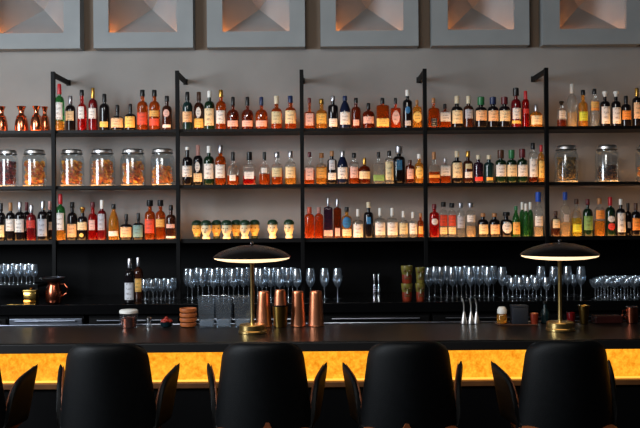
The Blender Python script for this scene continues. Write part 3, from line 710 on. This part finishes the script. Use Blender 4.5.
# bottles left
def cbottle(x, yt, w, d, gl, cap, labs, lab):
    t = thing('wine_bottle', lab, 'bottle', (X(x, 280, d), d, ZC+.0008))
    base = 214+(H-ZC)*F/d
    k = DB/d; yb = 214+(base-214)
    hh = (base-yt)*d/F
    s = [x, base-hh*F/DB, w*d/DB, 'wine', gl, cap, [(l[0], base-(base-l[1])*d/DB, base-(base-l[2])*d/DB, l[3]) for l in labs], {'yb':base}]
    bottle_parts(t, s)
cbottle(129.7, 257, 10.5, 6.72, 'dark', 'silver', [('silver',281,298,.85)], 'black wine bottle with a pale grey label, left of two on the back worktop')
cbottle(138.3, 256, 9.5, 6.98, 'darkbrown', 'silver', [('gold',277,290,.75)], 'dark brown bottle just behind and right of the pale labelled bottle')
# copper jug, saucer and gold tin
t = thing('copper_jug', 'copper jug with a handle standing under the wide dish at left', 'jug', (X(54, 292, 6.72), 6.72, ZC+.0008))
b = bmesh.new(); lathe(b, [(.045,0),(.058,.01),(.066,.05),(.064,.10),(.05,.14),(.046,.16),(.052,.172),(.048,.172),(.042,.158),(.045,.14)], 28); obj('body', b, M['copper_dark'], t)
b = bmesh.new(); tube(b, [(.05,0,.15),(.085,0,.15),(.105,0,.12),(.1,0,.08),(.064,0,.055)], .006, 8); obj('handle', b, M['copper_dark'], t)
t = thing('shallow_dish', 'wide shallow steel dish resting on top of the copper jug', 'dish', (X(53, 282, 6.72), 6.72, ZC+.174))
b = bmesh.new(); lathe(b, [(.04,0),(.07,.006),(.10,.026),(.102,.03),(.098,.029),(.068,.010),(.03,.004)], 32); obj('bowl', b, M['steel'], t)
b = bmesh.new(); n = 28; tube(b, [(.101*math.cos(2*PI*k/n), .101*math.sin(2*PI*k/n), .0295) for k in range(n+1)], .003, 6); obj('rim', b, M['chrome'], t)
t = thing('brass_tin', 'small brass caddy tin with a tilted lid, left of the copper jug', 'tin', (X(31, 300, 6.72), 6.72, ZC+.0008))
b = bmesh.new(); box(b, -.05, .05, -.035, .035, 0, .09, .006); obj('body', b, M['brass'], t)
b = bmesh.new(); box(b, -.054, .054, -.039, .039, .091, .108, .005); obj('lid', b, M['brass_dark'], t)
b = bmesh.new(); lathe(b, [(.008,.1085),(.012,.116),(.012,.124),(.006,.13)], 12); obj('knob', b, M['brass'], t)
b = bmesh.new(); box(b, -.11, .11, -.03, .03, 0, .006, .002)
tag(obj('brass_tray', b, M['brass'], loc=(X(22, 306, 6.635), 6.635, ZC+.0008), smooth=False), 'thin brass tray on the worktop edge at the far left', 'tray')
# two thin steel jiggers
for k, x in enumerate((374.3, 378.9)):
    t = thing('slim_jigger', ['left of two slim steel measuring cups standing alone on the worktop','right of two slim steel measuring cups standing alone on the worktop'][k], 'jigger', (X(x, 285, 7.36), 7.36, ZC+.0008))
    b = bmesh.new(); lathe(b, [(.016,0),(.017,.002),(.015,.03),(.008,.07),(.006,.08)], 18); obj('lower_cup', b, M['chrome'], t)
    b = bmesh.new(); lathe(b, [(.006,.0805),(.008,.09),(.012,.13),(.015,.165),(.0135,.165),(.011,.13),(.006,.095)], 18); obj('upper_cup', b, M['chrome'], t)
# stacked tiki mugs
def tiki(x, y0, y1, w, d, zb, mtop, mbot, lab):
    t = thing('tiki_mug', lab, 'mug', (X(x, (y0+y1)/2, d), d, zb), 'stacked tiki mugs on the worktop')
    h = (y1-y0)*d/F; R = w*d/F/2
    b = bmesh.new(); lathe(b, [(R*.72,0),(R*.78,.004),(R*.84,h*.3),(R*.82,h*.5)], 22); obj('lower_band', b, M[mbot], t)
    b = bmesh.new(); lathe(b, [(R*.825,h*.503),(R*.93,h*.7),(R,h*.95),(R*.98,h),(R*.88,h),(R*.8,h*.7),(R*.7,h*.51)], 22); obj('upper_band', b, M[mtop], t)
    for sx in (-1, 1):
        b = bmesh.new(); bmesh.ops.create_uvsphere(b, u_segments=10, v_segments=6, radius=.009, matrix=Matrix.Translation((sx*R*.42,-R*.86,h*.72)) @ Matrix.Diagonal((1.2,.6,.9,1))); obj('eye', b, M['facedark'], t)
    b = bmesh.new(); bmesh.ops.create_cone(b, cap_ends=True, segments=6, radius1=.010, radius2=.003, depth=h*.25, matrix=Matrix.Translation((0,-R*.9,h*.55))); obj('nose', b, M[mtop], t)
    b = bmesh.new(); box(b, -R*.45, R*.45, -R*.9, -R*.7, h*.24, h*.34, .003); obj('mouth', b, M['facedark'], t)
dT = 6.72; zt = ZC+.0008; hm = .142
tiki(407, 284.5, 301.7, 11.5, dT, zt, 'olive', 'terracotta', 'green and red tiki mug at the bottom of the left stack')
tiki(407, 266.8, 284.3, 12, dT, zt+17.3*dT/F, 'olive', 'terracotta', 'taller red and green tiki mug at the top of the left stack')
tiki(420.3, 284.5, 301.7, 10, dT, zt, 'olive', 'terracotta', 'red based tiki mug at the bottom of the right stack')
tiki(420.3, 268.5, 284.3, 10, dT, zt+17.3*dT/F, 'olive', 'olive', 'olive green tiki mug at the top of the right stack')

# ------------------------------------------------------------------ front bar
D1, D2, ZB = 4.80, 5.56, 1.10
t = thing('bar_counter', 'long dark bar counter with a glowing amber front panel under its edge', 'bar', (0, D1, 0))
b = bmesh.new(); box(b, -3.4, 3.4, 0, D2-D1, ZB-.052, ZB, .004)
o = obj('counter_top', b, M['counter'], t, smooth=False)
b = bmesh.new(); box(b, -3.4, 3.4, -.004, .03, ZB-.056, ZB-.006, .003); obj('edge_trim', b, M['counter_edge'], t, smooth=False)
zl = .862-.02
m = mat('backlit_amber_stone', (150,90,30), .4)
noisy(m, (120,70,20), (170,110,40), 26, 5, .3, bscale=60)
nt = m.node_tree; tc = nt.nodes.new('ShaderNodeTexCoord'); tn = nt.nodes.new('ShaderNodeTexNoise'); tn.inputs['Scale'].default_value = 38; tn.inputs['Detail'].default_value = 6; tn.inputs['Roughness'].default_value = .7
cr = nt.nodes.new('ShaderNodeValToRGB'); cr.color_ramp.elements[0].position = .3; cr.color_ramp.elements[1].position = .68
cr.color_ramp.elements[0].color = srgb((190,106,6)); cr.color_ramp.elements[1].color = srgb((246,170,44))
nt.links.new(tc.outputs['Object'], tn.inputs['Vector']); nt.links.new(tn.outputs['Fac'], cr.inputs[0])
pb = nt.nodes['Principled BSDF']; nt.links.new(cr.outputs[0], pb.inputs['Emission Color']); pb.inputs['Emission Strength'].default_value = 1.5
b = bmesh.new(); box(b, -3.39, 3.39, .20, .22, zl+.001, ZB-.0525); obj('front_panel', b, m, t, smooth=False)
b = bmesh.new(); box(b, -3.39, 3.39, .14, .22, zl-.03, zl, .003); obj('ledge', b, noisy(mat('brown_ledge', (96,60,30), .5), (86,52,26), (108,68,34), 8, 3), t, smooth=False)
b = bmesh.new(); box(b, -3.39, 3.39, .16, .70, .12, zl-.0305); box(b, -3.39, 3.39, .225, .70, zl-.03, ZB-.053); obj('bar_body', b, M['black'], t, smooth=False)
b = bmesh.new(); box(b, -3.39, 3.39, .20, .66, 0, .1195); obj('kick_plate', b, M['black_metal'], t, smooth=False)
b = bmesh.new(); box(b, -3.38, 3.38, .184, .1995, zl+.0005, zl+.010); obj('led_strip', b, M['led_low'], t, smooth=False)
b = bmesh.new(); box(b, -3.38, 3.38, .150, .165, ZB-.062, ZB-.0525); obj('led_strip', b, M['led_low'], t, smooth=False)

b = bmesh.new(); tube(b, [(-3.38,D2-D1+.012,ZB+.004),(3.38,D2-D1+.012,ZB+.004)], .005, 8); obj('glint_rail', b, M['steel'], t)  # thin rail added to give the row of small glints
# table lamps
def lamp(x, lab, first=None):
    d = 5.17; loc = (X(x, 300, d), d, ZB+.0008)
    if first: return dup(first, loc, lab)
    t = thing('table_lamp', lab, 'lamp', loc, 'disc shaded brass lamps on the bar')
    zr = Z(259.0, d)-ZB; R = .235
    b = bmesh.new(); rg = lathe(b, [(.082,0),(.086,.002),(.086,.014),(.081,.018),(.081,.022),(.081,.048),(.077,.053),(.02,.056)], 80)
    obj('base', b, M['brass_base'], t)
    b = bmesh.new(); lathe(b, [(.0125,.0562),(.0125,.06),(.0115,.07),(.0115,zr-.034),(.016,zr-.026),(.016,zr-.0185)], 16); obj('stem', b, M['brass_base'], t)
    b = bmesh.new(); lathe(b, [(.03,zr-.018),(R*.4,zr-.016),(R*.7,zr-.010),(R*.9,zr-.001),(R*.965,zr+.005),(R*.98,zr+.0115),(.05,zr+.0115)], 64); obj('diffuser', b, M['lampglow'], t)
    b = bmesh.new(); lathe(b, [(R,zr+.012),(R*1.004,zr+.015),(R*.97,zr+.024),(R*.85,zr+.043),(R*.65,zr+.063),(R*.4,zr+.079),(R*.15,zr+.087),(.01,zr+.088)], 64); obj('lamp_shade', b, M['shade'], t)
    b = bmesh.new(); lathe(b, [(.006,zr+.0885),(.010,zr+.094),(.011,zr+.101),(.006,zr+.107)], 14); obj('finial', b, M['chrome'], t)
    return t
l0 = lamp(252.3, 'lit brass table lamp with dark disc shade beside the copper shakers')
lamp(560.0, 'lit brass table lamp with dark disc shade at the right end of the bar', l0)

DR = 5.47
def onbar(x, d=DR, y=320): return (X(x, y, d), d, ZB+.0008)
# copper shaker tins, mouth down
def shaker(x, d, w0, w1, h, lab, zb=ZB+.0008, m='copper'):
    t = thing('shaker_tin', lab, 'shaker', (X(x, 307, d), d, zb), 'copper shaker tins on the bar')
    r0, r1 = w0*d/F/2, w1*d/F/2
    b = bmesh.new(); lathe(b, [(r0*.96,0),(r0,.002),(r0*1.0,.008),(r1*1.03,h-.02),(r1,h-.01),(r1*.92,h-.002),(r1*.6,h),(r1*.1,h)], 32); obj('tin', b, M[m], t)
    n = 28; b = bmesh.new(); tube(b, [(r0*1.0*math.cos(2*PI*k/n), r0*1.0*math.sin(2*PI*k/n), .004) for k in range(n+1)], .0025, 6); obj('rolled_rim', b, M[m], t)
shaker(263.8, DR, 16, 11.5, .226, 'tall copper shaker tin just right of the left lamp stem')
shaker(298, DR, 15, 11.5, .226, 'tall copper shaker tin, second from the right of the copper row')
shaker(316, DR, 15.6, 12, .226, 'tall copper shaker tin, rightmost of the copper row')
t = thing('brass_cup', 'dull brass tumbler holding a copper tin, right of the left lamp', 'cup', onbar(280.3, 5.42))
r = 16.5*5.42/F/2
b = bmesh.new(); lathe(b, [(r*.72,0),(r*.78,.003),(r*.98,.13),(r,.142),(r*.95,.142),(r*.92,.13),(r*.72,.01)], 30); obj('body', b, M['brass_dark'], t)
b = bmesh.new(); n = 28; tube(b, [(r*math.cos(2*PI*k/n), r*math.sin(2*PI*k/n), .139) for k in range(n+1)], .005, 8); obj('rim', b, M['black_metal'], t)
shaker(280.3, 5.42, 13, 10.5, .115, 'short copper tin resting in the dull brass tumbler', zb=ZB+.125)
# clear tubs
for k, (x, w) in enumerate(((207.4,16.5),(224.4,16.5),(243.2,17))):
    hw = w*DR/F/2; h = .195
    t = thing('clear_tub', ['leftmost','middle','rightmost'][k]+' of three clear square tubs left of the lamp', 'container', onbar(x), 'clear square tubs on the bar')
    b = bmesh.new()
    vo = [[b.verts.new((sx*s_*hw, sy*s_*.055, z)) for sx, sy in ((-1,-1),(1,-1),(1,1),(-1,1))] for s_, z in ((.88,0),(1,h),(.95,h),(.84,.006))]
    for j in range(3):
        for i in range(4): b.faces.new((vo[j][i], vo[j][(i+1) % 4], vo[j+1][(i+1) % 4], vo[j+1][i]))
    b.faces.new(vo[0]); b.faces.new(vo[3]); obj('tub_body', b, M['acrylic'], t, smooth=False)
    b = bmesh.new(); rm = [(-hw*1.02,-.058,h),(hw*1.02,-.058,h),(hw*1.02,.058,h),(-hw*1.02,.058,h),(-hw*1.02,-.058,h)]; tube(b, rm, .003, 6); obj('rim', b, M['acrylic'], t)
    b = bmesh.new(); box(b, -hw*.78, hw*.78, -.042, .042, .008, .045, .006); obj('ice_layer', b, M['ice'], t)
# stack of wooden bowls
for k in range(4):
    t = thing('wooden_bowl', ['bottom','second','third','top'][k]+' orange wooden bowl of the stack of four left of the clear tubs', 'bowl', (onbar(188.3)[0], DR, ZB+.0008+k*.0305), 'stacked wooden bowls')
    r = (17.5-(k == 0)*1)*DR/F/2
    b = bmesh.new(); lathe(b, [(r*.7,0),(r*.94,.006),(r,.018),(r*.97,.027),(r*.88,.0275),(r*.7,.012),(r*.2,.010)], 28); obj('bowl_body', b, M['wood'], t)
    b = bmesh.new(); n = 28; tube(b, [(r*.925*math.cos(2*PI*i/n), r*.925*math.sin(2*PI*i/n), .0272) for i in range(n+1)], .0022, 6); obj('rim', b, M['wood'], t)
# jar of sugar cubes / tray group left
t = thing('straw_jar', 'low clear jar with white lid and copper contents, left of the berry bowl', 'jar', onbar(128.8))
r = 18*DR/F/2
b = bmesh.new(); lathe(b, [(r*.9,0),(r,.005),(r,.085),(r*.9,.09)], 28); obj('jar_body', b, M['jarglass'], t)
b = bmesh.new(); lathe(b, [(r*.85,.003),(r*.85,.06),(r*.3,.068)], 20); obj('contents', b, M['copper_dark'], t)
b = bmesh.new(); lathe(b, [(r*.95,.0905),(r*1.03,.093),(r*1.03,.108),(r*.9,.114),(r*.2,.116)], 28); obj('lid', b, M['white'], t)
t = thing('salt_shaker', 'small silver shaker standing between the low jar and berry bowl', 'shaker', onbar(149, DR))
b = bmesh.new(); lathe(b, [(.016,0),(.018,.003),(.014,.03),(.013,.04)], 18); obj('glass_base', b, M['clearglass'], t)
b = bmesh.new(); lathe(b, [(.014,.0405),(.0165,.044),(.0165,.056),(.010,.064),(.002,.066)], 18); obj('cap', b, M['chrome'], t)
t = thing('berry_bowl', 'small dark glass bowl under red berries, left of the wooden bowls', 'bowl', onbar(166.5))
b = bmesh.new(); lathe(b, [(.022,0),(.034,.006),(.044,.035),(.042,.035),(.031,.01)], 24); obj('bowl_body', b, M['teal'], t)
b = bmesh.new(); rn = random.Random(3)
for k in range(22):
    a = rn.uniform(0, 2*PI); q = .03*math.sqrt(rn.random()); bmesh.ops.create_icosphere(b, subdivisions=2, radius=.011, matrix=Matrix.Translation((q*math.cos(a), q*math.sin(a), .035+(.03-q)*rn.uniform(.4,1.0))))
tag(obj('red_berries', b, M['red_gloss'], loc=onbar(166.5)), 'red berries heaped in the small dark glass bowl', 'berries', kind='stuff')
# white pourers
for k, x in enumerate((464, 471, 476.6)):
    d = 5.50+.0*k; t = thing('steel_pourer', ['leftmost of three slim silver bell footed pourers on the bar','middle and furthest back of three slim silver bell footed pourers','rightmost of three slim silver bell footed pourers on the bar'][k], 'pourer', onbar(x, d-(k != 1)*.0))
    b = bmesh.new(); lathe(b, [(.017,0),(.0195,.003),(.019,.02),(.012,.05),(.006,.075),(.0045,.08)], 18); obj('bell_foot', b, M['lidsteel'], t)
    b = bmesh.new(); tube(b, [(0,0,.0805),(0,0,.12),(-.006,-.004,.15),(-.012,-.006,.165)], [.0045,.004,.0038,.0032], 10); obj('spout', b, M['lidsteel'], t)
# small group left of right lamp
b = bmesh.new(); box(b, -.13, .13, -.05, .05, 0, .006, .002)
tag(obj('bar_mat', b, noisy(mat('brown_mat', (70,44,34), .5), (60,38,30), (84,54,40), 9, 2), loc=onbar(516, 5.46), smooth=False), 'thin brown tray under the dark box and honey jar', 'tray')
zt2 = ZB+.0075
p = onbar(502, 5.46); t = thing('honey_jar', 'small honey coloured jar with a white top, left of the dark box', 'jar', (p[0], p[1], zt2))
b = bmesh.new(); lathe(b, [(.028,0),(.033,.004),(.033,.05),(.026,.062)], 22); obj('jar_body', b, M['g_honey'], t)
b = bmesh.new(); lathe(b, [(.027,.0625),(.030,.066),(.030,.09),(.022,.104),(.018,.108)], 22); obj('lid', b, M['white'], t)
p = onbar(519.2, 5.46); t = thing('napkin_box', 'dark blue grey box standing on the thin brown tray', 'box', (p[0], p[1], zt2))
b = bmesh.new(); box(b, -.05, .05, -.04, .04, 0, .105, .004); obj('body', b, M['darkbox'], t)
b = bmesh.new(); box(b, -.052, .052, -.042, .042, .1055, .118, .003); obj('lid', b, M['darkbox'], t)
p = onbar(534.2, 5.44)
t = thing('red_tumbler', 'small red tumbler between the dark box and the right lamp', 'tumbler', (p[0]+.0, p[1], ZB+.0008))
b = bmesh.new(); lathe(b, [(.020,0),(.022,.003),(.027,.072),(.0245,.072),(.02,.012)], 22); obj('body', b, M['terracotta'], t)
b = bmesh.new(); n=20; tube(b, [(.026*math.cos(2*PI*i/n), .026*math.sin(2*PI*i/n), .0725) for i in range(n+1)], .002, 6); obj('rim', b, M['copper'], t)
t = thing('teal_bottle', 'dim teal glass bottle just left of the right lamp stem', 'bottle', onbar(545, 5.50))
b = bmesh.new(); lathe(b, [(.024,0),(.028,.004),(.028,.075),(.011,.10),(.010,.125)], 22); obj('body', b, M['teal'], t)
b = bmesh.new(); lathe(b, [(.011,.1255),(.012,.128),(.012,.14),(.009,.143)], 14); obj('stopper', b, M['c_black'], t)
t = thing('brass_cup', 'tall tapered brass cup right of the right lamp', 'cup', onbar(584, 5.46))
b = bmesh.new(); lathe(b, [(.022,0),(.024,.003),(.034,.11),(.036,.118),(.033,.118),(.022,.012)], 26); obj('body', b, M['brass_dark'], t)
b = bmesh.new(); n=24; tube(b, [(.035*math.cos(2*PI*i/n), .035*math.sin(2*PI*i/n), .118) for i in range(n+1)], .0025, 6); obj('rim', b, M['brass'], t)
t = thing('red_tumbler', 'dark red glass tumbler at the right foot of the right lamp', 'tumbler', onbar(571, 5.50))
b = bmesh.new(); lathe(b, [(.022,0),(.024,.003),(.027,.07),(.0245,.07),(.021,.012)], 22); obj('body', b, M['g_deepred'], t)
t = thing('copper_mug', 'copper mug with a bright rim at the far right of the bar', 'mug', onbar(632, 5.48))
b = bmesh.new(); lathe(b, [(.030,0),(.036,.004),(.040,.05),(.037,.105),(.034,.105),(.036,.05),(.03,.01)], 26); obj('body', b, M['copper_dark'], t)
b = bmesh.new(); n=24; tube(b, [(.036*math.cos(2*PI*i/n), .036*math.sin(2*PI*i/n), .105) for i in range(n+1)], .003, 6); obj('rim', b, M['chrome'], t)
b = bmesh.new(); tube(b, [(-.036,0,.085),(-.06,0,.08),(-.064,0,.05),(-.038,0,.03)], .004, 8); obj('handle', b, M['copper_dark'], t)
b = bmesh.new(); box(b, -.09, .09, -.045, .045, 0, .05, .008)
tag(obj('dark_red_box', b, noisy(mat('dark_red_lacquer', (70,22,20), .35), (34,12,11), (48,18,16), 6, 2), loc=onbar(607, 5.50), smooth=False), 'low dark red lacquer box between the brass cup and copper mug', 'box')

# ------------------------------------------------------------------ bar stools
def stool():
    t = thing('bar_stool', 'x', 'bar stool', (0,0,0), 'black leather bar stools along the bar')
    # back (camera side) is at y = 0, seat reaches towards +y
    def fb(u, v):
        s = (v+1)/2; z = .70+.50*s
        w = .253-.058*s
        if s > .86: w *= 1-.16*(1-math.sqrt(max(0, 1-((s-.86)/.14)**2)))
        x = u*w; y = -.03*s+.10*(u*u)
        zz = z - (.03*abs(u)**6 if s > .5 else 0)*(s-.5)*2 if s > .5 else z
        nn = Vector((-.30*u, -1, .05)).normalized()
        return Vector((x, y, zz)), nn
    b = bmesh.new(); pillow(b, fb, .075, 28, 28, 14, 14, m2=True); o = obj('backrest', b, [M['leather'], M['leather']], t, autos=False)
    for s in (-1, 1):
        def fw(u, v, s=s):
            a = (u+1)/2; q = (v+1)/2                      # a: back to front, q: bottom to top
            top = .99+.055*a**1.5 - .22*(1-a)**6
            z = .76+(top-.76)*q
            x = s*(.222+.043*a+.047*q*(.4+.6*a)); y = .07+.27*a-.03*(1-q)
            return Vector((x, y, z)), Vector((s, -.25, -.15)).normalized()
        b = bmesh.new(); pillow(b, fw, .030, 14, 14, 10, 10); w = obj('armrest', b, M['leather'], t, autos=False)
        def fi(u, v, s=s):
            p, n_ = fw(u*.95, v*.95); return p - n_*.014, n_
        b = bmesh.new(); pillow(b, fi, .012, 12, 12, 10, 10); obj('arm_lining', b, M['tan'], w, autos=False)
    def fs(u, v):
        return Vector((u*.235*(1-.06*v), .20+v*.215, .745)), Vector((0,0,1))
    b = bmesh.new(); pillow(b, fs, .09, 16, 16, 6, 6); obj('seat', b, M['tan'], t, autos=False)
    b = bmesh.new(); box(b, -.20, .20, .02, .38, .665, .70, .008); obj('seat_frame', b, M['black_metal'], t, smooth=False)
    for sx in (-1, 1):
        for sy in (0, 1):
            b = bmesh.new(); tube(b, [(sx*.22, -.01+.42*sy, .0), (sx*.17, .05+.30*sy, .665)], [.012,.017], 10); obj('leg', b, M['black_metal'], t)
    b = bmesh.new(); zf = .26
    c4 = [(-.20,.015,zf),(.20,.015,zf),(.20,.385,zf),(-.20,.385,zf),(-.20,.015,zf)]; tube(b, c4, .008, 8); obj('foot_ring', b, M['brass_dark'], t)
    return t
S = stool(); D0 = 4.12
sl = ['black leather bar stool mostly outside the left edge, one armrest showing','black leather bar stool in front of the berry bowl and wooden bowls','black leather bar stool standing in front of the left lamp',
      'black leather bar stool right of centre, below the stacked tiki mugs','black leather bar stool standing in front of the right lamp']
for k, (x, dz) in enumerate(((-50,0),(103.5,0),(261.5,0.002),(411,-.008),(571.5,0.0))):
    loc = (X(x, 380, D0), D0, 0)
    if k == 0: S.location = loc; S['label'] = sl[0]; o = S
    else: o = dup(S, loc, sl[k])
    o.rotation_euler = (0,0,[0,0,-.02,.03,.035][k])
    if k in (2, 3):   # tan leather piece showing low in the middle of the back
        b = bmesh.new(); gx = (.03 if k == 2 else -.028)
        tri = [(gx-.05,-.046,.735),(gx+.05,-.046,.735),(gx+.010,-.052,.81+.01*(k == 2)),(gx-.006,-.052,.812+.01*(k == 2))]
        A = [b.verts.new(q) for q in tri]; Bv = [b.verts.new((q[0], q[1]+.03, q[2])) for q in tri]
        b.faces.new(A); b.faces.new(list(reversed(Bv)))
        for i in range(4): b.faces.new((A[i], Bv[i], Bv[(i+1) % 4], A[(i+1) % 4]))
        obj('back_gusset', b, M['tan'], o, smooth=False)

# ------------------------------------------------------------------ light
def area(name, loc, target, sx, sy, power, col):
    L = bpy.data.lights.new(name, 'AREA'); L.shape = 'RECTANGLE'; L.size = sx; L.size_y = sy; L.energy = power; L.color = col
    o = bpy.data.objects.new(name, L); C.objects.link(o); o.location = loc
    o.rotation_euler = (Vector(target)-Vector(loc)).to_track_quat('-Z', 'Y').to_euler(); return o
area('window_light', (-4.9, 3.4, 2.9), (-.2, 6.6, 2.3), 3.2, 1.9, 400, (.84,.92,1))
area('front_fill', (-.8, 1.6, 4.2), (0, 7.4, 2.2), 2.0, .8, 75, (1,.96,.9))  # fill added from the front to brighten the bottle labels
w = bpy.data.worlds.new('dim_room'); scene.world = w; w.use_nodes = True
w.node_tree.nodes['Background'].inputs[0].default_value = (.5,.6,.75,1); w.node_tree.nodes['Background'].inputs[1].default_value = .02

cam = bpy.data.cameras.new('camera'); co = bpy.data.objects.new('camera', cam); C.objects.link(co)
cam.sensor_width = 36; cam.lens = F/640*36; cam.sensor_fit = 'HORIZONTAL'
co.matrix_world = Matrix.Translation((0,0,H)) @ Matrix.Rotation(PI/2, 4, 'X') @ Matrix.Rotation(-ROLL, 4, 'Z')
cam.clip_start = .05
scene.camera = co
scene.view_settings.view_transform = 'Standard'
scene.view_settings.look = 'None'
